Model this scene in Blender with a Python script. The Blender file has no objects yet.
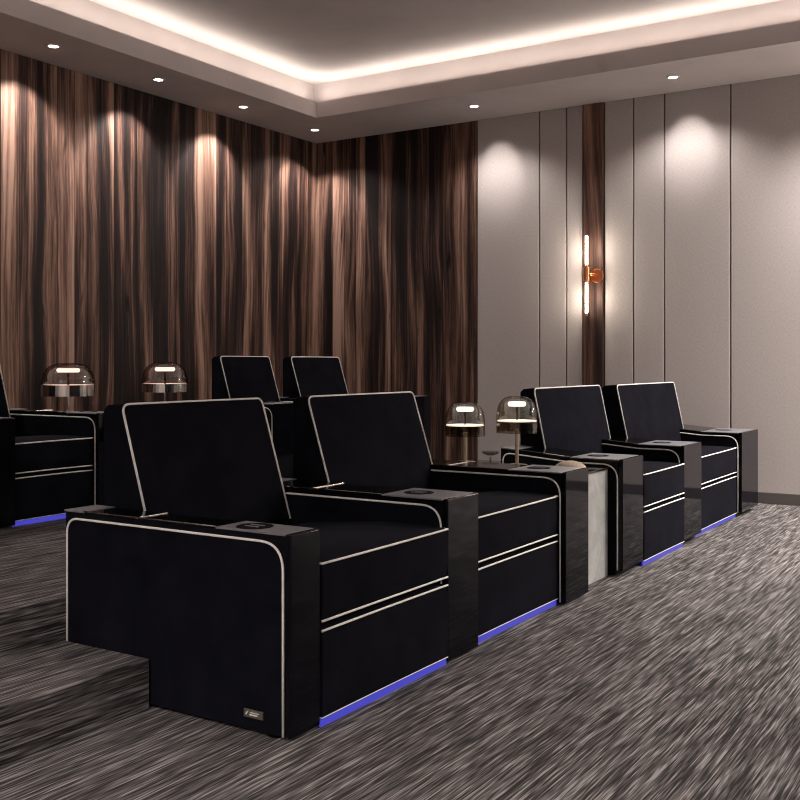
import bpy, bmesh, math
from mathutils import Vector, Matrix

C = bpy.context.scene.collection
SC = bpy.context.scene
PI = math.pi

# ------------------------------------------------------------------ camera
F = 1026.6
YAW = 0.5644
cam_d = bpy.data.cameras.new('camera')
cam = bpy.data.objects.new('camera', cam_d)
C.objects.link(cam)
cam.location = (0, 0, 1.15)
cam.rotation_euler = (PI / 2, 0, YAW)
cam_d.sensor_width = 36
cam_d.lens = F * 36 / 800
cam_d.shift_y = -(400 - 363.07) / 800
cam_d.clip_start = 0.05
SC.camera = cam

# ------------------------------------------------------------------ world, exposure
world = bpy.data.worlds.new('world')
SC.world = world
world.use_nodes = True
world.node_tree.nodes['Background'].inputs[0].default_value = (0.9, 0.93, 1.0, 1)
world.node_tree.nodes['Background'].inputs[1].default_value = 0.3
vs = SC.view_settings
vs.view_transform = 'Standard'
vs.look = 'None'
vs.gamma = 1
vs.use_curve_mapping = False
vs.exposure = 0.13
SC.cycles.use_denoising = True
SC.cycles.filter_width = 1.1
SC.cycles.max_bounces = 8
SC.cycles.diffuse_bounces = 5
SC.cycles.transparent_max_bounces = 16
SC.cycles.sample_clamp_indirect = 4

COVE_W = 4.1          # W per metre of cove strip
SPOT_W = 75.0
WIDE_W = 38.0
SPOT_BEIGE_W = 17.0
FILL_SPOT_W = 600.0
WARM = (1.0, 0.90, 0.80)
NEUTRAL = (1.0, 0.93, 0.90)

# ------------------------------------------------------------------ room numbers
XW, YW = -6.564, 8.71           # rear wood wall (x), side wall (y)
ZS, ZF, ZC = 3.475, 3.623, 3.84  # soffit, top of lower fascia, tray ceiling
DL, DF = 0.689, 0.909           # soffit depths
XE, YE = 3.4, -2.6              # other two walls of the room
REC = 0.15
H1, H2 = 0.1695, 0.3204
XS1, XS2 = -2.525, -2.945


def light(name, kind, loc, power, color, rot=(0, 0, 0), parent=None, **kw):
    d = bpy.data.lights.new(name, kind)
    d.energy = power
    d.color = color
    for k, v in kw.items():
        setattr(d, k, v)
    o = bpy.data.objects.new(name, d)
    o.location = loc
    o.rotation_euler = rot
    C.objects.link(o)
    if parent:
        o.parent = parent
    return o


# cove LED strips lying on the ledge behind the fascia lip, facing up and inwards
tx0, tx1 = XW + DL, XE - DL
ty0, ty1 = YE + DF, YW - DF
cx, cy = (tx0 + tx1) / 2, (ty0 + ty1) / 2
lx, ly = tx1 - tx0, ty1 - ty0
zl = ZF - 0.010
TILT = math.radians(28)
for nm, loc, ln, rot in (
        ('cove_light', (tx0 - 0.045, cy, zl), ly, (PI, TILT, 0)),
        ('cove_light', (tx1 + 0.045, cy, zl), ly, (PI, -TILT, 0)),
        ('cove_light', (cx, ty1 + 0.045, zl), lx, None),
        ('cove_light', (cx, ty0 - 0.045, zl), lx, None)):
    o = light(nm, 'AREA', loc, COVE_W * ln, WARM, shape='RECTANGLE')
    if rot is not None:
        o.data.size, o.data.size_y = ln, 0.03
        s = 1 if loc[0] < cx else -1
        o.rotation_euler = Vector((-math.sin(TILT) * s, 0, -math.cos(TILT))).to_track_quat('Z', 'Y').to_euler()
    else:
        o.data.size, o.data.size_y = ln, 0.03
        s = -1 if loc[1] > cy else 1
        o.rotation_euler = Vector((0, -math.sin(TILT) * s, -math.cos(TILT))).to_track_quat('Z', 'Y').to_euler()


# ------------------------------------------------------------------ materials
def mat(name):
    m = bpy.data.materials.new(name)
    m.use_nodes = True
    nt = m.node_tree
    return m, nt, nt.nodes['Principled BSDF']


def N(nt, t, **kw):
    n = nt.nodes.new(t)
    for k, v in kw.items():
        setattr(n, k, v)
    return n


def simple(name, col, rough=0.5, metal=0.0, spec=0.5, coat=0.0, noise=0.0, nscale=40):
    m, nt, b = mat(name)
    b.inputs['Roughness'].default_value = rough
    b.inputs['Metallic'].default_value = metal
    b.inputs['Specular IOR Level'].default_value = spec
    b.inputs['Coat Weight'].default_value = coat
    if noise > 0:
        tc = N(nt, 'ShaderNodeTexCoord')
        nz = N(nt, 'ShaderNodeTexNoise')
        nz.inputs['Scale'].default_value = nscale
        nz.inputs['Detail'].default_value = 4
        nt.links.new(tc.outputs['Object'], nz.inputs['Vector'])
        r = N(nt, 'ShaderNodeValToRGB')
        r.color_ramp.elements[0].position = 0.3
        r.color_ramp.elements[1].position = 0.7
        r.color_ramp.elements[0].color = tuple(c * (1 - noise) for c in col) + (1,)
        r.color_ramp.elements[1].color = tuple(min(1, c * (1 + noise)) for c in col) + (1,)
        nt.links.new(nz.outputs['Fac'], r.inputs['Fac'])
        nt.links.new(r.outputs['Color'], b.inputs['Base Color'])
    else:
        b.inputs['Base Color'].default_value = tuple(col) + (1,)
    return m


def emit(name, col, strength):
    m, nt, b = mat(name)
    b.inputs['Base Color'].default_value = (0.02, 0.02, 0.02, 1)
    b.inputs['Emission Color'].default_value = tuple(col) + (1,)
    b.inputs['Emission Strength'].default_value = strength
    return m


def velvet():
    m, nt, b = mat('black_velvet')
    tc = N(nt, 'ShaderNodeTexCoord')
    nz = N(nt, 'ShaderNodeTexNoise')
    nz.inputs['Scale'].default_value = 7
    nz.inputs['Detail'].default_value = 5
    nz.inputs['Roughness'].default_value = 0.65
    nt.links.new(tc.outputs['Object'], nz.inputs['Vector'])
    r = N(nt, 'ShaderNodeValToRGB')
    r.color_ramp.elements[0].position = 0.3
    r.color_ramp.elements[1].position = 0.75
    r.color_ramp.elements[0].color = (0.0035, 0.0035, 0.0055, 1)
    r.color_ramp.elements[1].color = (0.0085, 0.0085, 0.013, 1)
    nt.links.new(nz.outputs['Fac'], r.inputs['Fac'])
    nt.links.new(r.outputs['Color'], b.inputs['Base Color'])
    b.inputs['Roughness'].default_value = 0.95
    b.inputs['Specular IOR Level'].default_value = 0.04
    b.inputs['Sheen Weight'].default_value = 0.02
    b.inputs['Sheen Roughness'].default_value = 0.35
    b.inputs['Sheen Tint'].default_value = (0.7, 0.75, 1.0, 1)
    fz = N(nt, 'ShaderNodeTexNoise')
    fz.inputs['Scale'].default_value = 260
    nt.links.new(tc.outputs['Object'], fz.inputs['Vector'])
    bp = N(nt, 'ShaderNodeBump')
    bp.inputs['Strength'].default_value = 0.15
    bp.inputs['Distance'].default_value = 0.002
    nt.links.new(fz.outputs['Fac'], bp.inputs['Height'])
    nt.links.new(bp.outputs['Normal'], b.inputs['Normal'])
    return m


def mathn(nt, op, a, b_=None):
    n = N(nt, 'ShaderNodeMath', operation=op)
    for i, v in enumerate((a, b_)):
        if v is None:
            continue
        if isinstance(v, (int, float)):
            n.inputs[i].default_value = v
        else:
            nt.links.new(v, n.inputs[i])
    return n.outputs[0]


def combine(nt, x, y, z):
    n = N(nt, 'ShaderNodeCombineXYZ')
    for i, v in enumerate((x, y, z)):
        if isinstance(v, (int, float)):
            n.inputs[i].default_value = v
        else:
            nt.links.new(v, n.inputs[i])
    return n.outputs[0]


def noise(nt, vec, scale=1.0, detail=4, rough=0.5, dist=0.0):
    n = N(nt, 'ShaderNodeTexNoise')
    n.inputs['Scale'].default_value = scale
    n.inputs['Detail'].default_value = detail
    n.inputs['Roughness'].default_value = rough
    n.inputs['Distortion'].default_value = dist
    nt.links.new(vec, n.inputs['Vector'])
    return n.outputs['Fac']


def ramp(nt, fac, stops, interp='LINEAR'):
    r = N(nt, 'ShaderNodeValToRGB')
    cr = r.color_ramp
    cr.interpolation = interp
    while len(cr.elements) < len(stops):
        cr.elements.new(0.5)
    for e, (p, c) in zip(cr.elements, stops):
        e.position = p
        e.color = (c, c, c, 1) if isinstance(c, (int, float)) else tuple(c) + (1,)
    nt.links.new(fac, r.inputs['Fac'])
    return r.outputs['Color']


def mixc(nt, fac, a, b_, blend='MIX'):
    n = N(nt, 'ShaderNodeMix', data_type='RGBA', blend_type=blend)
    if isinstance(fac, (int, float)):
        n.inputs[0].default_value = fac
    else:
        nt.links.new(fac, n.inputs[0])
    for i, v in ((6, a), (7, b_)):
        if isinstance(v, tuple):
            n.inputs[i].default_value = v + (1,)
        else:
            nt.links.new(v, n.inputs[i])
    return n.outputs[2]


def wood(name, board=0.155, bright=0.68, warm=0.0, amp=1.0):
    m, nt, b = mat(name)
    tc = N(nt, 'ShaderNodeTexCoord')
    sp = N(nt, 'ShaderNodeSeparateXYZ')
    nt.links.new(tc.outputs['Object'], sp.inputs[0])
    x, y, z = sp.outputs
    u = mathn(nt, 'ADD', x, y)
    # veneer leaves: irregular vertical strips
    wob = noise(nt, combine(nt, mathn(nt, 'MULTIPLY', u, 1.3), 0.0, mathn(nt, 'MULTIPLY', z, 0.36)), 1.0, 2)
    uw = mathn(nt, 'ADD', u, mathn(nt, 'MULTIPLY', mathn(nt, 'SUBTRACT', wob, 0.5), 0.26))
    vor = N(nt, 'ShaderNodeTexVoronoi', voronoi_dimensions='1D', feature='F1')
    vor.inputs['Scale'].default_value = 1.0 / board
    nt.links.new(u, vor.inputs['W'])
    sc = N(nt, 'ShaderNodeSeparateColor')
    nt.links.new(vor.outputs['Color'], sc.inputs[0])
    rnd = sc.outputs[0]
    off = mathn(nt, 'MULTIPLY', rnd, 31.0)
    # broad flowing figure, offset for every leaf
    fig = noise(nt, combine(nt, mathn(nt, 'MULTIPLY', uw, 8.5), mathn(nt, 'MULTIPLY', sc.outputs[1], 1.2), mathn(nt, 'MULTIPLY', z, 0.38)), 1.0, 5, 0.55)
    fine = noise(nt, combine(nt, mathn(nt, 'MULTIPLY', uw, 55.0), off, mathn(nt, 'MULTIPLY', z, 0.9)), 1.0, 4, 0.6)
    pore = noise(nt, combine(nt, mathn(nt, 'MULTIPLY', u, 260.0), off, mathn(nt, 'MULTIPLY', z, 9.0)), 1.0, 2, 0.5)
    v = mathn(nt, 'ADD', mathn(nt, 'MULTIPLY', fig, 1.22), mathn(nt, 'MULTIPLY', fine, 0.42))
    v = mathn(nt, 'ADD', v, mathn(nt, 'MULTIPLY', rnd, 0.15))
    v = mathn(nt, 'ADD', v, mathn(nt, 'MULTIPLY', pore, 0.16))
    broad = noise(nt, combine(nt, mathn(nt, 'MULTIPLY', uw, 2.6), 9.0, mathn(nt, 'MULTIPLY', z, 0.2)), 1.0, 2)
    v = mathn(nt, 'ADD', v, mathn(nt, 'MULTIPLY', broad, 0.35))
    v = mathn(nt, 'SUBTRACT', v, 0.675 + 0.5)
    v = mathn(nt, 'ADD', mathn(nt, 'MULTIPLY', v, amp), 0.508)
    k = bright
    col = ramp(nt, v, [
        (0.31, (0.014 * k, 0.0095 * k, 0.0085 * k)),
        (0.42, (0.040 * k, 0.022 * k, 0.018 * k)),
        (0.50, (0.112 * k, 0.060 * k, 0.043 * k)),
        (0.59, (0.25 * k, 0.140 * k, 0.100 * k)),
        (0.72, (0.44 * k, (0.275 - warm * .05) * k, (0.205 - warm * .06) * k))])
    # dark thin seam between leaves
    ed = N(nt, 'ShaderNodeTexVoronoi', voronoi_dimensions='1D', feature='DISTANCE_TO_EDGE')
    ed.inputs['Scale'].default_value = 1.0 / board
    nt.links.new(u, ed.inputs['W'])
    seam = ramp(nt, ed.outputs['Distance'], [(0.0, 0.2), (0.03, 1.0)])
    col = mixc(nt, 1.0, col, seam, 'MULTIPLY')
    # small dark knots
    kn = noise(nt, combine(nt, mathn(nt, 'MULTIPLY', u, 11.0), 3.0, mathn(nt, 'MULTIPLY', z, 2.2)), 1.0, 1, 0.4)
    knm = ramp(nt, kn, [(0.70, 1.0), (0.78, 0.15)])
    col = mixc(nt, 1.0, col, knm, 'MULTIPLY')
    nt.links.new(col, b.inputs['Base Color'])
    b.inputs['Roughness'].default_value = 0.55
    b.inputs['Specular IOR Level'].default_value = 0.15
    bp = N(nt, 'ShaderNodeBump')
    bp.inputs['Strength'].default_value = 0.15
    bp.inputs['Distance'].default_value = 0.004
    nt.links.new(fine, bp.inputs['Height'])
    nt.links.new(bp.outputs['Normal'], b.inputs['Normal'])
    return m


def carpet():
    m, nt, b = mat('streaked_carpet')
    tc = N(nt, 'ShaderNodeTexCoord')
    sp = N(nt, 'ShaderNodeSeparateXYZ')
    nt.links.new(tc.outputs['Object'], sp.inputs[0])
    x, y, z = sp.outputs
    xx = mathn(nt, 'ADD', x, mathn(nt, 'MULTIPLY', z, 0.9))

    def streak(sx, sy, seed, detail=2, rough=0.5):
        return noise(nt, combine(nt, mathn(nt, 'MULTIPLY', xx, sx), mathn(nt, 'MULTIPLY', y, sy), seed), 1.0, detail, rough)

    jit = noise(nt, combine(nt, mathn(nt, 'MULTIPLY', xx, 60.0), mathn(nt, 'MULTIPLY', y, 1.5), 4.0), 1.0, 2)

    def dash(width, fy, seed, detail):
        cell = mathn(nt, 'FLOOR', mathn(nt, 'DIVIDE', mathn(nt, 'ADD', xx, mathn(nt, 'MULTIPLY', jit, 0.014)), width))
        wn = N(nt, 'ShaderNodeTexWhiteNoise', noise_dimensions='1D')
        nt.links.new(mathn(nt, 'ADD', cell, seed), wn.inputs['W'])
        off = mathn(nt, 'MULTIPLY', wn.outputs['Value'], 500.0)
        return noise(nt, combine(nt, mathn(nt, 'MULTIPLY', y, fy), off, seed), 1.0, detail, 0.6)
    a = dash(0.0052, 3.6, 3.0, 1)
    e = dash(0.0030, 8.0, 57.0, 1)
    c = streak(26.0, 2.2, 7.0, 3, 0.6)
    g = streak(5.0, 1.6, 21.0, 4, 0.6)
    v = mathn(nt, 'ADD', mathn(nt, 'MULTIPLY', a, 1.15), mathn(nt, 'MULTIPLY', e, 0.95))
    v = mathn(nt, 'ADD', v, mathn(nt, 'MULTIPLY', c, 0.20))
    v = mathn(nt, 'ADD', v, mathn(nt, 'MULTIPLY', g, 0.26))
    v = mathn(nt, 'SUBTRACT', v, 0.82)
    col = ramp(nt, v, [(0.30, (0.030, 0.0275, 0.027)), (0.42, (0.078, 0.071, 0.069)),
                       (0.52, (0.118, 0.107, 0.103)), (0.60, (0.175, 0.161, 0.155)), (0.72, (0.31, 0.287, 0.276))])
    nt.links.new(col, b.inputs['Base Color'])
    b.inputs['Roughness'].default_value = 1.0
    b.inputs['Specular IOR Level'].default_value = 0.1
    bp = N(nt, 'ShaderNodeBump')
    bp.inputs['Strength'].default_value = 0.12
    bp.inputs['Distance'].default_value = 0.001
    nt.links.new(v, bp.inputs['Height'])
    nt.links.new(bp.outputs['Normal'], b.inputs['Normal'])
    return m


def fabric_wall():
    m, nt, b = mat('beige_wall_fabric')
    tc = N(nt, 'ShaderNodeTexCoord')
    sp = N(nt, 'ShaderNodeSeparateXYZ')
    nt.links.new(tc.outputs['Object'], sp.inputs[0])
    x, y, z = sp.outputs
    u = mathn(nt, 'ADD', x, y)
    h = noise(nt, combine(nt, mathn(nt, 'MULTIPLY', u, 50), 0.0, mathn(nt, 'MULTIPLY', z, 420)), 1.0, 3, 0.6)
    v = noise(nt, combine(nt, mathn(nt, 'MULTIPLY', u, 420), 5.0, mathn(nt, 'MULTIPLY', z, 50)), 1.0, 3, 0.6)
    s = mathn(nt, 'ADD', mathn(nt, 'MULTIPLY', h, 0.5), mathn(nt, 'MULTIPLY', v, 0.5))
    col = ramp(nt, s, [(0.36, (0.34, 0.302, 0.285)), (0.5, (0.435, 0.39, 0.37)), (0.64, (0.52, 0.475, 0.45))])
    nt.links.new(col, b.inputs['Base Color'])
    b.inputs['Roughness'].default_value = 0.85
    b.inputs['Specular IOR Level'].default_value = 0.2
    bp = N(nt, 'ShaderNodeBump')
    bp.inputs['Strength'].default_value = 0.25
    bp.inputs['Distance'].default_value = 0.002
    nt.links.new(s, bp.inputs['Height'])
    nt.links.new(bp.outputs['Normal'], b.inputs['Normal'])
    return m


def marble():
    m, nt, b = mat('grey_marble')
    tc = N(nt, 'ShaderNodeTexCoord')
    f = noise(nt, tc.outputs['Object'], 5.0, 8, 0.6, 1.2)
    col = ramp(nt, f, [(0.35, (0.36, 0.365, 0.345)), (0.5, (0.42, 0.425, 0.40)), (0.6, (0.47, 0.475, 0.45)), (0.7, (0.39, 0.395, 0.37))])
    nt.links.new(col, b.inputs['Base Color'])
    b.inputs['Roughness'].default_value = 0.25
    return m


def thin_glass(name, tint, gloss=1.0):
    m = bpy.data.materials.new(name)
    m.use_nodes = True
    nt = m.node_tree
    nt.nodes.clear()
    out = N(nt, 'ShaderNodeOutputMaterial')
    tr = N(nt, 'ShaderNodeBsdfTransparent')
    tr.inputs[0].default_value = tuple(tint) + (1,)
    gl = N(nt, 'ShaderNodeBsdfGlossy')
    gl.inputs['Roughness'].default_value = 0.03
    lw = N(nt, 'ShaderNodeLayerWeight')
    lw.inputs['Blend'].default_value = 0.22
    f = mathn(nt, 'MULTIPLY', lw.outputs['Facing'], gloss)
    f = mathn(nt, 'ADD', f, 0.03)
    mx = N(nt, 'ShaderNodeMixShader')
    nt.links.new(f, mx.inputs[0])
    nt.links.new(tr.outputs[0], mx.inputs[1])
    nt.links.new(gl.outputs[0], mx.inputs[2])
    nt.links.new(mx.outputs[0], out.inputs[0])
    return m


M_VEL = velvet()
M_LAC = simple('black_lacquer', (0.004, 0.004, 0.006), 0.05, 0, 0.16)
M_LID = simple('gloss_black_lid', (0.002, 0.002, 0.002), 0.12, 0, 0.25)
M_PLATE = simple('satin_graphite', (0.17, 0.17, 0.185), 0.42, 0.0, 0.6, noise=0.1, nscale=60)
M_PIPE = simple('cream_piping', (0.93, 0.89, 0.83), 0.4, noise=0.08, nscale=80)
M_CHROME = simple('polished_steel', (0.62, 0.58, 0.54), 0.15, 1.0)
M_BLACKHOLE = simple('black_plastic', (0.002, 0.002, 0.002), 0.7, spec=0.05)
M_BADGE = simple('pewter_badge', (0.20, 0.18, 0.15), 0.4, 0.7, noise=0.3, nscale=300)
M_BADGEMARK = simple('badge_mark', (0.75, 0.72, 0.65), 0.4)
M_BLUE = emit('blue_led', (0.045, 0.045, 0.46), 0.95)
M_WOOD = wood('walnut_veneer')
M_WOOD2 = wood('walnut_strip', 0.30, 1.15, 0.3, 0.6)
M_CARPET = carpet()
M_BEIGE = fabric_wall()
M_DARKGAP = simple('dark_backing', (0.02, 0.017, 0.016), 0.9)
M_PAINT = simple('ceiling_paint', (0.44, 0.395, 0.385), 0.9, spec=0.1, noise=0.05, nscale=3)
M_DARKPAINT = simple('dark_screen_wall_paint', (0.035, 0.032, 0.032), 0.9, noise=0.1)
M_BASE = simple('taupe_baseboard', (0.085, 0.073, 0.068), 0.6)
M_MARBLE = marble()
M_TABLETOP = simple('dark_glass_top', (0.01, 0.01, 0.01), 0.1)
M_TAN = simple('tan_weave', (0.42, 0.33, 0.23), 0.9, noise=0.35, nscale=180)
M_BRASS = simple('aged_brass', (0.42, 0.34, 0.24), 0.35, 0.85)
M_COPPER = simple('copper', (0.72, 0.30, 0.14), 0.28, 1.0)
M_GLASSPINK = thin_glass('rose_smoked_glass', (0.52, 0.38, 0.34), 0.22)
M_GLASSGREY = thin_glass('grey_smoked_glass', (0.62, 0.57, 0.50), 0.30)
M_CLEAR = thin_glass('clear_glass', (0.60, 0.60, 0.58), 0.2)
M_LAMPDISC = emit('lamp_light_disc', (1.0, 0.93, 0.86), 3.0)
M_LAMPDISCLOW = emit('lamp_puck', (1.0, 0.93, 0.88), 2.6)
M_SPOTLENS = emit('downlight_lens', (1.0, 0.95, 0.92), 14.0)
M_TUBE = emit('sconce_tube', (1.0, 0.88, 0.76), 14.0)


# ------------------------------------------------------------------ mesh helpers
def link(name, bm, m, parent=None, bevel=0.0, smooth=False, seg=2):
    me = bpy.data.meshes.new(name)
    bmesh.ops.recalc_face_normals(bm, faces=bm.faces)
    bm.to_mesh(me)
    bm.free()
    me.materials.append(m)
    o = bpy.data.objects.new(name, me)
    C.objects.link(o)
    if parent:
        o.parent = parent
    if bevel > 0:
        md = o.modifiers.new('bevel', 'BEVEL')
        md.width = bevel
        md.segments = seg
        md.limit_method = 'ANGLE'
        md.angle_limit = math.radians(40)
    if smooth or bevel > 0:
        for p in me.polygons:
            p.use_smooth = True
        if not smooth:
            md2 = o.modifiers.new('wn', 'WEIGHTED_NORMAL')
    return o


def box(bm, x0, x1, y0, y1, z0, z1):
    vs_ = [bm.verts.new((x, y, z)) for x in (x0, x1) for y in (y0, y1) for z in (z0, z1)]
    for f in ((0, 1, 3, 2), (4, 6, 7, 5), (0, 4, 5, 1), (2, 3, 7, 6), (0, 2, 6, 4), (1, 5, 7, 3)):
        bm.faces.new([vs_[i] for i in f])


def boxo(name, x0, x1, y0, y1, z0, z1, m, parent=None, bevel=0.0):
    bm = bmesh.new()
    box(bm, x0, x1, y0, y1, z0, z1)
    return link(name, bm, m, parent, bevel)


def tube(bm, pts, r, n=8, closed=False):
    pts = [Vector(p) for p in pts]
    L = len(pts)
    rings = []
    up = None
    for i, p in enumerate(pts):
        a = pts[i - 1] if (i > 0 or closed) else p
        b = pts[(i + 1) % L] if (i < L - 1 or closed) else p
        t = (b - a).normalized()
        if up is None:
            up = Vector((0, 0, 1)) if abs(t.z) < 0.9 else Vector((1, 0, 0))
        s = t.cross(up)
        if s.length < 1e-6:
            s = t.orthogonal()
        s.normalize()
        up = s.cross(t).normalized()
        rings.append([bm.verts.new(p + r * (math.cos(2 * PI * k / n) * s + math.sin(2 * PI * k / n) * up)) for k in range(n)])
    for i in range(L if closed else L - 1):
        A, B = rings[i], rings[(i + 1) % L]
        for k in range(n):
            bm.faces.new((A[k], A[(k + 1) % n], B[(k + 1) % n], B[k]))
    if not closed:
        bm.faces.new(rings[0][::-1])
        bm.faces.new(rings[-1])


def fillet(pts, rads, n=6):
    """polyline with rounded corners (rads per inner vertex)"""
    pts = [Vector(p) for p in pts]
    out = [pts[0]]
    for i in range(1, len(pts) - 1):
        p, r = pts[i], rads[i - 1]
        a = (pts[i - 1] - p).normalized()
        b = (pts[i + 1] - p).normalized()
        if r <= 0:
            out.append(p)
            continue
        A, B = p + a * r, p + b * r
        for k in range(n + 1):
            t = k / n
            out.append((1 - t) ** 2 * A + 2 * t * (1 - t) * p + t * t * B)
    out.append(pts[-1])
    return out


def lathe(bm, prof, c, n=40, cap=True):
    rings = []
    for r, z in prof:
        if r < 1e-5:
            rings.append([bm.verts.new((c[0], c[1], c[2] + z))])
        else:
            rings.append([bm.verts.new((c[0] + r * math.cos(2 * PI * k / n), c[1] + r * math.sin(2 * PI * k / n), c[2] + z)) for k in range(n)])
    for A, B in zip(rings, rings[1:]):
        for k in range(n):
            k2 = (k + 1) % n
            if len(A) == 1 and len(B) == 1:
                continue
            if len(A) == 1:
                bm.faces.new((A[0], B[k], B[k2]))
            elif len(B) == 1:
                bm.faces.new((A[k], B[0], A[k2]))
            else:
                bm.faces.new((A[k], B[k], B[k2], A[k2]))


def prism(bm, poly, axis, a, b):
    """poly of 2-D points extruded; axis 'y': poly in xz, axis 'x': poly in yz"""
    def P(p, t):
        return (p[0], t, p[1]) if axis == 'y' else (t, p[0], p[1])
    A = [bm.verts.new(P(p, a)) for p in poly]
    B = [bm.verts.new(P(p, b)) for p in poly]
    n = len(poly)
    bm.faces.new(A)
    bm.faces.new(B[::-1])
    for i in range(n):
        bm.faces.new((A[i], B[i], B[(i + 1) % n], A[(i + 1) % n]))


def empty(name, loc, label, cat, group=None):
    o = bpy.data.objects.new(name, None)
    C.objects.link(o)
    o.location = loc
    o.empty_display_size = 0.1
    o['label'] = label
    o['category'] = cat
    if group:
        o['group'] = group
    return o


def structure(o):
    o['kind'] = 'structure'
    return o


# ------------------------------------------------------------------ the setting
structure(boxo('floor', XW, XE, YE, YW, -0.1, 0.0, M_CARPET))
structure(boxo('floor_platform', XW, XS2, YE, 7.55, 0.0, H2, M_CARPET, bevel=0.006))
structure(boxo('floor_step', XS2, XS1, YE, 2.436, 0.0, H1, M_CARPET, bevel=0.006))
structure(boxo('wall_rear', XW - 0.1, XW, YE - 0.1, YW + 0.1, -0.1, ZC + 0.1, M_WOOD))
structure(boxo('wall_right', XW, XE, YW + 0.03, YW + 0.13, -0.1, ZC + 0.1, M_DARKGAP))
structure(boxo('wall_left', XW, XE, YE - 0.1, YE, -0.1, ZC + 0.1, M_PAINT))
structure(boxo('wall_front', XE, XE + 0.1, YE - 0.1, YW + 0.13, -0.1, ZC + 0.1, M_DARKPAINT))
# side wall cladding: walnut part, then fabric panels with narrow dark joints
structure(boxo('trim_1', XW, -4.641, YW, YW + 0.03, 0, ZS, M_WOOD))
seams = [-4.641, -3.988, -3.72, -3.56, None, -3.361, -3.089, -2.812, -2.251, -0.9, 0.5, 1.9, XE]
k = 2
for a, b in zip(seams, seams[1:]):
    if a is None or b is None:
        continue
    g = 0.006
    structure(boxo('trim_%d' % k, a + g, b - g, YW, YW + 0.03, 0, ZS, M_BEIGE, bevel=0.004))
    k += 1
structure(boxo('trim_%d' % k, -3.56 + 0.004, -3.361 - 0.004, YW - 0.02, YW + 0.03, 0, ZS, M_WOOD2, bevel=0.003))
structure(boxo('baseboard_right', -3.361, XE, YW - 0.014, YW, 0, 0.092, M_BASE, bevel=0.004))

# ceiling: soffit ring, lower fascia lip, recessed upper fascia, tray
bm = bmesh.new()
o_ = [(XW, YE), (XE, YE), (XE, YW), (XW, YW)]


def rect(x0, x1, y0, y1, z):
    return [bm.verts.new((x, y, z)) for x, y in ((x0, y0), (x1, y0), (x1, y1), (x0, y1))]


R0 = rect(XW, XE, YE, YW, ZS)
R1 = rect(tx0, tx1, ty0, ty1, ZS)
R2 = rect(tx0, tx1, ty0, ty1, ZF)
R2b = rect(tx0 - 0.02, tx1 + 0.02, ty0 - 0.02, ty1 + 0.02, ZF)
R3 = rect(tx0 - 0.02, tx1 + 0.02, ty0 - 0.02, ty1 + 0.02, ZF - 0.02)
R4 = rect(tx0 - REC, tx1 + REC, ty0 - REC, ty1 + REC, ZF - 0.02)
R5 = rect(tx0 - REC, tx1 + REC, ty0 - REC, ty1 + REC, ZC)
for A, B in ((R0, R1), (R1, R2), (R2, R2b), (R2b, R3), (R3, R4), (R4, R5)):
    for i in range(4):
        bm.faces.new((A[i], A[(i + 1) % 4], B[(i + 1) % 4], B[i]))
bm.faces.new(R5)
T5 = rect(XW, XE, YE, YW, ZC + 0.1)
for i in range(4):
    bm.faces.new((R0[i], R0[(i + 1) % 4], T5[(i + 1) % 4], T5[i]))
bm.faces.new(T5)
structure(link('ceiling', bm, M_PAINT))


# ------------------------------------------------------------------ downlights
def downlight(x, y, label, power, color, size=95, blend=0.55, tilt=(0, 0), wide=0):
    t = empty('downlight', (x, y, ZS), label, 'ceiling light', 'recessed downlights in the soffit')
    bm = bmesh.new()
    lathe(bm, [(0.036, -0.001), (0.036, -0.005), (0.052, -0.005), (0.055, 0.0), (0.055, 0.0005)], (0, 0, 0), 32)
    link('trim_ring', bm, M_PAINT2, t, smooth=True)
    bm = bmesh.new()
    lathe(bm, [(0.0, -0.003), (0.036, -0.003), (0.036, -0.001), (0, -0.001)], (0, 0, 0), 32)
    link('lens', bm, M_SPOTLENS, t)
    light('downlight_beam', 'SPOT', (0, 0, -0.02), power, color, rot=(tilt[0], tilt[1], 0), parent=t,
          spot_size=math.radians(size), spot_blend=blend, shadow_soft_size=0.03)
    if wide:
        light('downlight_spill', 'SPOT', (0, 0, -0.02), wide, color, parent=t, spot_size=math.radians(128), spot_blend=0.6, shadow_soft_size=0.03)


M_PAINT2 = simple('downlight_ring', (0.5, 0.47, 0.45), 0.5)
for (x, y), lab in (((-6.173, 5.0), 'recessed downlight above the wood wall, nearest the left edge'),
                    ((-6.175, 6.051), 'recessed downlight above the wood wall, second from the left edge'),
                    ((-6.18, 7.105), 'recessed downlight above the wood wall, second from the room corner'),
                    ((-6.19, 8.192), 'recessed downlight in the soffit right at the room corner')):
    if y < 8:
        downlight(x, y, lab, SPOT_W, NEUTRAL, 80, 0.4, tilt=(0, math.radians(25)), wide=WIDE_W)
    else:
        downlight(x, y, lab, SPOT_W, NEUTRAL, 88, 0.4, tilt=(math.radians(14), math.radians(14)), wide=WIDE_W)
for (x, y), lab in (((-4.401, 8.205), 'recessed downlight above the left end of the beige wall panels'),
                    ((-2.588, 8.235), 'recessed downlight above the widest lit beige panel, farthest right')):
    downlight(x, y, lab, SPOT_BEIGE_W, NEUTRAL, 46, 0.7, tilt=(math.radians(47), 0), wide=WIDE_W * 1.2)
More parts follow.
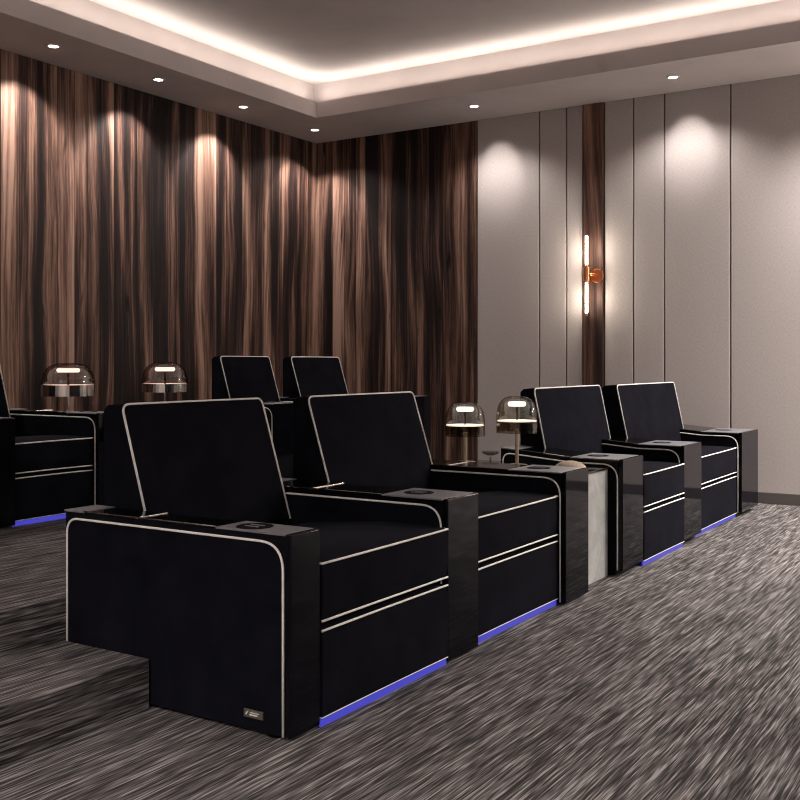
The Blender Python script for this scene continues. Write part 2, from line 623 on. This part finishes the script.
# further lamps of the wood wall row, outside the frame
for i, (x, y) in enumerate(((-6.17, 3.95), (-6.17, 2.9), (-6.17, 1.85))):
    downlight(x, y, 'recessed downlight above the wood wall, outside the picture', SPOT_W, NEUTRAL, 80, 0.4, tilt=(0, math.radians(25)), wide=WIDE_W)
for i, (x, y) in enumerate(((-0.78, 8.23), (1.05, 8.23), (2.9, 6.2), (2.9, 3.6), (2.9, 1.0), (0.5, -2.0), (-2.5, -2.0), (1.05, 7.0), (2.9, 7.6))):  # unseen fill spots, added to brighten the carpet and front seats
    downlight(x, y, 'unseen fill downlight, added outside the picture', FILL_SPOT_W * (0.4 if x > 2 else 0.6 if y > 8 else 1.35), NEUTRAL, 140, 0.8)


# unseen point lights without fixtures, added to brighten the soffit and side wall
for x in (0.35, 2.4):
    light('unseen_fill_light', 'POINT', (x, YW - 0.3, 1.95), 85, WARM, shadow_soft_size=0.12)

# ------------------------------------------------------------------ loveseats
def cushion(name, prof, front, y0, y1, bulge, m, parent, bevel, ny=10):
    """prof: closed xz polygon; 'front' = set of indices that are pushed out along (nx,nz) by the crown"""
    bm = bmesh.new()
    rings = []
    for j in range(ny + 1):
        u = j / ny
        y = y0 + (y1 - y0) * u
        w = math.sin(PI * u) ** 0.6 if 0 < u < 1 else 0
        ring = []
        for i, p in enumerate(prof):
            d = front.get(i, (0, 0))
            ring.append(bm.verts.new((p[0] + d[0] * w * bulge, y, p[1] + d[1] * w * bulge)))
        rings.append(ring)
    n = len(prof)
    for A, B in zip(rings, rings[1:]):
        for i in range(n):
            bm.faces.new((A[i], B[i], B[(i + 1) % n], A[(i + 1) % n]))
    bm.faces.new(rings[0])
    bm.faces.new(rings[-1][::-1])
    return link(name, bm, m, parent, bevel, seg=3)


def loveseat(name, label, xf, ys, z0, s, dep, rear_up, badge, seat_rel=(0.522, 0.334, 0.308), backs=None):
    """xf: front plane x; ys: six y values of arm / seat boundaries; s: scale of x and z sizes"""
    t = empty(name, (xf, ys[0], z0), label, 'sofa', 'black two-seat cinema loveseats with cream piping')
    ox, oy, oz = xf, ys[0], z0
    aH, bz, az = 0.63 * s, 0.030 * s, (0.014 if rear_up == 0 else 0.034) * s
    pr = 0.0042 * s
    ar = -dep                       # rear of the arm, relative to the front
    arms = ((ys[0], ys[1]), (ys[2], ys[3]), (ys[4], ys[5]))
    for ai, (a, b) in enumerate(arms):
        a -= oy
        b -= oy
        # lacquered core with a slightly raised rear
        bm = bmesh.new()
        prism(bm, [(ar, az), (-0.028 * s, az), (-0.028 * s, aH - 0.004), (-0.30 * s, aH - 0.004), (ar, aH - 0.004 + rear_up)], 'y', a + 0.006, b - 0.006)
        arm = link('armrest', bm, M_LAC, t, 0.004)
        # front lacquer block
        boxo('front_panel', -0.024 * s, 0.0, a, b, az, aH, M_LAC, arm, 0.004)
        slope = rear_up / (dep - 0.30 * s)

        def zt(x):
            return aH + max(0.0, (-0.30 * s - x)) * slope

        def plate(nm, x0, x1, m, th=0.006, inset=0.0, lift=0.0):
            bm = bmesh.new()
            prism(bm, [(x0, zt(x0) - th), (x1, zt(x1) - th), (x1, zt(x1) + lift), (x0, zt(x0) + lift)], 'y', a + inset, b - inset)
            return link(nm, bm, m, arm, 0.0015)
        pl = plate('console_plate', -0.305 * s, -0.0255 * s, M_PLATE)
        plate('console_plate', ar, ar + 0.10 * s, M_PLATE)
        plate('storage_lid', ar + 0.102 * s, -0.307 * s, M_LID, inset=0.006, lift=-0.002)
        xm = ar + 0.36 * s
        if dep > 0.9 * s:
            plate('lid_bar', xm - 0.006, xm + 0.006, M_CHROME, lift=0.001, inset=0.004)
        bm = bmesh.new()
        tube(bm, [(ar + 0.10 * s, a + 0.003, zt(ar + 0.10 * s) + 0.0005), (-0.306 * s, a + 0.003, zt(-0.306 * s) + 0.0005)], 0.0022, 6)
        link('lid_edge', bm, M_CHROME, arm)
        # cup holder
        cxx, cyy, cr = -0.205 * s, (a + b) / 2, min(0.058 * s, (b - a) * 0.40)
        bm = bmesh.new()
        lathe(bm, [(cr * 0.0, 0.0009), (cr * 0.93, 0.0009), (cr, 0.0018), (cr * 1.04, 0.0008), (cr * 1.04, 0)], (cxx, cyy, aH), 32)
        ch = link('cup_holder', bm, M_BLACKHOLE, arm, smooth=True)
        for q in (-1, 1):
            bm = bmesh.new()
            box(bm, cxx - 0.028 * s, cxx + 0.028 * s, cyy + q * cr * 0.25 - 0.003, cyy + q * cr * 0.25 + 0.003, aH + 0.001, aH + 0.0035)
            link('cup_grip', bm, M_PLATE, arm)
        # upholstered side panels with piping
        for side in (-1, 1):
            ye = a + 0.006 if side < 0 else b - 0.006
            x0, x1 = ar + 0.018 * s, -0.030 * s
            zb, z1r = az, zt(x0) - 0.028 * s
            z1f = aH - 0.028 * s
            path = fillet([(x0, 0, zb), (x0, 0, z1r), (-0.30 * s, 0, z1f), (x1, 0, z1f), (x1, 0, zb)], [0.055 * s, 0, 0.088 * s], 8)
            bm = bmesh.new()
            prism(bm, [(p.x, p.z) for p in path], 'y', ye, ye + side * 0.007)
            link('side_panel', bm, M_VEL, arm, 0.002)
            bm = bmesh.new()
            tube(bm, [(p.x, ye + side * 0.007, p.z) for p in path], pr, 8)
            link('piping', bm, M_PIPE, arm, smooth=True)
        for fx in (-0.085 * s, ar + 0.09 * s):
            bm = bmesh.new()
            fy = a + 0.035 if b - a > .08 else (a + b) / 2
            lathe(bm, [(0, -0.001), (0.026 * s, -0.001), (0.03 * s, az * 0.3), (0.03 * s, az + 0.002), (0, az + 0.002)], (fx, fy, 0.001), 20)
            link('foot', bm, M_BLACKHOLE, t, smooth=False)
    # carcass between the arms
    for si, (a, b) in enumerate(((ys[1], ys[2]), (ys[3], ys[4]))):
        a -= oy
        b -= oy
        e = 0.004
        fo = 0.002 if si == 0 else -0.036 * s      # front of this seat
        y0, y1 = a - 0.004, b + 0.004 - (0.0 if si == 0 else 0.014)
        if si == 0:
            y1 = b - 0.002
        y0 = a + 0.010
        boxo('seat_base', -dep + 0.06 * s, fo - 0.05 * s, y0, y1, bz + 0.004, 0.32 * s, M_VEL, t)
        # seat cushion
        zt_, zm = seat_rel[0] * s, seat_rel[1] * s
        xb = -0.66 * s if dep > 0.9 * s else -dep + 0.1
        prof = [(fo - 0.02, zm), (fo - 0.004, zm + 0.012), (fo, zm + 0.06 * s), (fo, zt_ - 0.05 * s), (fo - 0.003, zt_ - 0.010), (fo - 0.016, zt_),
                (fo - 0.12 * s, zt_ + 0.004), (fo - 0.3 * s, zt_ + 0.002), (xb, zt_ - 0.03), (xb, zm)]
        seat = cushion('seat', prof, {2: (1, 0), 3: (1, 0.1), 4: (0.8, 0.2), 5: (0.4, 0.5), 6: (0, 1), 7: (0, 1)}, y0, y1, 0.010 * s, M_VEL, t, 0.004)

        def frontpipe(z, par, xo, hook=True, rr=pr, bul=0.010):
            pts = []
            for j in range(13):
                u = j / 12
                w = math.sin(PI * u) ** 0.6 if 0 < u < 1 else 0
                pts.append((xo + w * bul * s, y0 + (y1 - y0) * u, z + w * 0.002))
            bm = bmesh.new()
            if hook:
                pts = [(xo - 0.02, y0 + 0.002, z)] + pts + [(xo - 0.02, y1 - 0.002, z)]
            tube(bm, pts, rr, 8)
            link('piping', bm, M_PIPE, par, smooth=True)
        frontpipe(zt_ - 0.004, seat, fo - 0.003)
        frontpipe(zm + 0.002, seat, fo - 0.003, bul=0.004, hook=False)
        # footrest front
        zr = seat_rel[2] * s
        prof = [(fo - 0.03, bz), (fo - 0.002, bz), (fo, bz + 0.05 * s), (fo, zr - 0.05 * s), (fo - 0.003, zr - 0.008), (fo - 0.016, zr), (fo - 0.07, zr), (fo - 0.07, bz)]
        fr = cushion('footrest', prof, {2: (1, 0), 3: (1, 0)}, y0, y1, 0.006 * s, M_VEL, t, 0.004)
        frontpipe(zr - 0.003, fr, fo - 0.003, bul=0.002, hook=False)
        frontpipe(bz + 0.0015, fr, fo - 0.002, rr=pr * 0.5, bul=0)
        # blue toe light
        boxo('toe_light', fo - 0.016, fo - 0.008, y0 + 0.002, y1 - 0.002, 0.001, bz - 0.001, M_BLUE, t)
        # backrest
        bt = 1.0 * s
        xt, yb0, yb1, thick = backs[si]
        xt, yb0, yb1 = xt - ox, yb0 - oy, yb1 - oy
        big = dep > 0.9 * s
        xl = xt + (0.158 if big else 0.106) * s
        zbm = 0.50 * s if big else 0.50
        xr = xt - thick
        slope_x = (xl - xt) / (bt - zbm)
        P = []
        nf = 6
        for q in range(nf + 1):
            tq = q / nf
            P.append((xt + (xl - xt) * tq, bt - (bt - zbm) * tq))
        prof = [(xt - 0.012, bt + 0.002)] + P + [(xr - 0.0, zbm), (xr, bt - 0.022), (xr + 0.02, bt - 0.004)]
        fr_idx = {i + 1: (math.sin(PI * min(1, (i + 0.15) / nf)) ** 0.5 * 0.97 if i < nf else 0.3, 0.1) for i in range(nf + 1)}
        back = cushion('backrest', prof, fr_idx, yb0, yb1, 0.016 * s, M_VEL, t, 0.006, ny=12)
        rr = 0.038 * s
        pth = fillet([(xl + 0.002, yb0 + 0.004, zbm), (xt + 0.002, yb0 + 0.004, bt), (xt + 0.002, yb1 - 0.004, bt), (xl + 0.002, yb1 - 0.004, zbm)], [rr, rr * 0.8], 8)
        bm = bmesh.new()
        tube(bm, pth, pr * 1.05, 8)
        link('piping', bm, M_PIPE, back, smooth=True)
    if badge:
        bm = bmesh.new()
        a0 = -0.0035
        box(bm, -0.182, -0.106, a0 - 0.003, a0 + 0.003, 0.052, 0.077)
        bg = link('badge', bm, M_BADGE, t, 0.001)
        bm = bmesh.new()
        prism(bm, [(-0.176, 0.060), (-0.171, 0.060), (-0.162, 0.071), (-0.168, 0.071)], 'y', a0 - 0.0042, a0 - 0.002)
        box(bm, -0.155, -0.120, a0 - 0.0042, a0 - 0.002, 0.0675, 0.0700)
        box(bm, -0.158, -0.126, a0 - 0.0042, a0 - 0.002, 0.0600, 0.0640)
        link('badge_mark', bm, M_BADGEMARK, bg)
    return t


YA = (2.443, 2.590, 3.400, 3.648, 4.527, 4.811)
YB = (5.299, 5.629, 6.393, 6.774, 7.821, 8.321)
YD = (5.382, 5.66, 6.28, 6.55, 7.22, 7.43)
loveseat('loveseat', 'black velvet two-seat loveseat nearest the viewer, on the lower floor beside the step', -1.936, YA, 0, 1.0, 1.023, 0.0, True,
         backs=((-2.845, 2.600, 3.388, 0.09), (-2.805, 3.650, 4.555, 0.08)))
loveseat('loveseat', 'black velvet loveseat on the lower floor beside the beige wall panels, beyond the marble table', -1.938, YB, 0, 1.0, 0.735, 0.036, True,
         backs=((-2.57, 5.525, 6.58, 0.086), (-2.49, 6.675, 7.94, 0.105)))
loveseat('loveseat', 'black velvet loveseat on the raised platform, cut by the left edge of the picture', -4.40, (2.50, 2.68, 3.15, 3.332, 3.865, 4.03), H2, 0.88, 0.90, 0.0, False, (0.480, 0.303, 0.279),
         ((-5.2, 2.70, 3.13, 0.08), (-5.2, 3.35, 3.815, 0.08)))
loveseat('loveseat', 'black velvet loveseat on the raised platform, half hidden behind the nearest loveseat', -4.40, YD, H2, 0.88, 0.90, 0.0, False, (0.480, 0.303, 0.279),
         ((-5.2, 5.712, 6.285, 0.08), (-5.2, 6.552, 7.222, 0.08)))

# ------------------------------------------------------------------ tables
t = empty('side_table', (-2.45, 5.055, 0), 'grey marble side table standing between the two front loveseats', 'table')
bm = bmesh.new()
box(bm, 0.40, 0.43, -0.235, 0.235, 0, 0.578)
link('front_panel', bm, M_MARBLE, t, 0.002)
bm = bmesh.new()
box(bm, -0.46, -0.43, -0.235, 0.235, 0, 0.578)
link('rear_panel', bm, M_MARBLE, t, 0.002)
boxo('tabletop', -0.47, 0.44, -0.237, 0.237, 0.578, 0.588, M_TABLETOP, t, 0.002)
ZT = 0.588

t = empty('console_table', (-5.0, 4.62, H2), 'low grey console table on the platform between the rear loveseats', 'table')
boxo('tabletop', -0.22, 0.22, -0.56, 0.56, 0.46, 0.485, M_TABLETOP, t, 0.003)
for sy in (-0.5, 0.5):
    boxo('leg_panel', -0.2, 0.2, sy - 0.015, sy + 0.015, 0, 0.46, M_MARBLE, t, 0.002)
ZT2 = H2 + 0.485


# ------------------------------------------------------------------ lamps
def lamp(x, y, zb, zring0, zring1, ztop, R, pole_r, m_glass, m_ring, m_pole, label, ring_open, power):
    t = empty('table_lamp', (x, y, zb), label, 'lamp', 'domed glass table lamps')
    z0, z1, zt = zring0 - zb, zring1 - zb, ztop - zb
    bm = bmesh.new()
    lathe(bm, [(0, 0.0), (R * 0.55, 0.0), (R * 0.55, 0.008), (R * 0.5, 0.011), (0, 0.011)], (0, 0, 0), 32)
    link('base', bm, m_pole, t)
    bm = bmesh.new()
    lathe(bm, [(0, 0.010), (pole_r, 0.010), (pole_r, z0 + 0.02), (0, z0 + 0.02)], (0, 0, 0), 20)
    link('pole', bm, m_pole, t, smooth=False)
    # lower ring
    bm = bmesh.new()
    th = 0.004
    lathe(bm, [(R - th, z0), (R, z0), (R, z1), (R - th, z1), (R - th, z0)], (0, 0, 0), 48)
    link('ring', bm, m_ring, t, smooth=False)
    bm = bmesh.new()
    zz = z1 - 0.004
    lathe(bm, [(0, zz - 0.004), (R - 0.006, zz - 0.004), (R - 0.006, zz), (0, zz)], (0, 0, 0), 48)
    link('light_disc', bm, M_LAMPDISC if not ring_open else M_LAMPDISC, t)
    # dome
    prof = [(R, z1)]
    hh = zt - z1
    for k in range(1, 13):
        a = k / 12 * PI / 2
        prof.append((R * math.cos(a) ** 0.62 if k < 12 else 0.0, z1 + hh * math.sin(a) ** 0.85))
    bm = bmesh.new()
    lathe(bm, prof, (0, 0, 0), 48)
    link('dome', bm, m_glass, t, smooth=True)
    # upper puck
    bm = bmesh.new()
    zp = z1 + hh * 0.60
    pw = R * 0.44
    lathe(bm, [(0, zp - 0.004), (pw * 0.9, zp - 0.004), (pw, zp + 0.006), (pw, zp + hh * 0.1), (pw * 0.9, zp + hh * 0.16), (0, zp + hh * 0.16)], (0, 0, 0), 32)
    link('diffuser', bm, M_LAMPDISCLOW, t, smooth=False)
    bm = bmesh.new()
    lathe(bm, [(0, z1 - 0.01), (0.006, z1 - 0.01), (0.006, zp), (0, zp)], (0, 0, 0), 12)
    link('stem', bm, m_glass, t, smooth=False)


lamp(-2.448, 5.055, ZT, 0.772, 0.842, 0.971, 0.112, 0.010, M_GLASSGREY, M_GLASSGREY, M_BRASS,
     'smoked glass dome lamp on the marble table, right one of that pair', True, 0.3)
lamp(-2.769, 5.055, ZT, 0.742, 0.808, 0.934, 0.112, 0.013, M_GLASSGREY, M_GLASSGREY, M_BRASS,
     'smoked glass dome lamp on the marble table, left one in front of the wood wall', True, 0.3)
lamp(-5.061, 4.21, ZT2, 0.950, 1.018, 1.150, 0.157, 0.007, M_GLASSPINK, M_CHROME, M_CHROME,
     'rose glass dome lamp with polished metal ring behind the platform loveseat, farthest left', False, 0.4)
lamp(-4.98, 4.94, ZT2, 0.958, 1.014, 1.157, 0.150, 0.007, M_GLASSPINK, M_CHROME, M_CHROME,
     'rose glass dome lamp with polished metal ring seen above the nearest backrest', False, 0.4)

# tan domed dish and a clear footed glass on the marble table
bm = bmesh.new()
prof = [(0.0, 0.0), (0.075, 0.0), (0.083, 0.004)] + [(0.083 * math.cos(a), 0.006 + 0.042 * math.sin(a)) for a in [i * PI / 2 / 10 for i in range(0, 10)]] + [(0, 0.048)]
lathe(bm, prof, (0, 0, 0), 40)
o = link('domed_dish', bm, M_TAN, None, smooth=True)
o.location = (-2.135, 5.05, ZT)
o['label'] = 'tan woven domed dish lying on the marble side table'
o['category'] = 'dish'

t = empty('footed_glass', (-2.612, 5.06, ZT), 'small clear footed glass on the marble table between its two lamps', 'glass')
bm = bmesh.new()
lathe(bm, [(0, 0.0), (0.030, 0.0), (0.028, 0.004), (0.006, 0.008), (0.005, 0.045), (0, 0.045)], (0, 0, 0), 28)
link('stem', bm, M_CLEAR, t, smooth=True)
bm = bmesh.new()
lathe(bm, [(0, 0.05), (0.02, 0.053), (0.040, 0.060), (0.050, 0.072), (0.047, 0.072), (0.037, 0.063), (0.018, 0.056), (0, 0.054)], (0, 0, 0), 28)
link('bowl', bm, M_CLEAR, t, smooth=True)

# ------------------------------------------------------------------ sconce
t = empty('wall_sconce', (-3.481, YW - 0.02, 1.94), 'copper wall sconce with two glowing glass tubes on the walnut strip', 'wall lamp')
bm = bmesh.new()
# round back plate, axis along y
nn = 32
for (r0, ya, yb) in ((0.062, 0.0, -0.018),):
    A = [bm.verts.new((0.065 + r0 * math.cos(2 * PI * k / nn), ya, -0.01 + r0 * math.sin(2 * PI * k / nn))) for k in range(nn)]
    B = [bm.verts.new((0.065 + r0 * math.cos(2 * PI * k / nn), yb, -0.01 + r0 * math.sin(2 * PI * k / nn))) for k in range(nn)]
    bm.faces.new(A)
    bm.faces.new(B[::-1])
    for k in range(nn):
        bm.faces.new((A[k], A[(k + 1) % nn], B[(k + 1) % nn], B[k]))
link('back_plate', bm, M_COPPER, t, 0.003)
bm = bmesh.new()
tube(bm, [(0.065, -0.015, -0.01), (0.065, -0.09, -0.005), (0.0, -0.09, 0.0)], 0.011, 12)
link('arm', bm, M_COPPER, t, smooth=True)
bm = bmesh.new()
lathe(bm, [(0, -0.075), (0.018, -0.075), (0.018, -0.058), (0.028, -0.058), (0.028, 0.062), (0.018, 0.062), (0.018, 0.082), (0, 0.082)], (0, -0.09, 0), 28)
link('holder', bm, M_COPPER, t)
for z0, z1 in ((0.082, 0.345), (-0.345, -0.075)):
    bm = bmesh.new()
    lathe(bm, [(0, z0), (0.0125, z0), (0.0125, z1 - 0.01), (0.008, z1), (0, z1)], (0, -0.09, 0), 20)
    link('glass_tube', bm, M_TUBE, t, smooth=False)
    light('sconce_glow', 'POINT', (0, -0.112, (z0 + z1) / 2), 4.5, (1.0, 0.88, 0.74), parent=t, shadow_soft_size=0.006)
bm = bmesh.new()
lathe(bm, [(0, -0.372), (0.009, -0.372), (0.012, -0.346), (0, -0.346)], (0, -0.09, 0), 16)
link('end_cap', bm, M_COPPER, t)
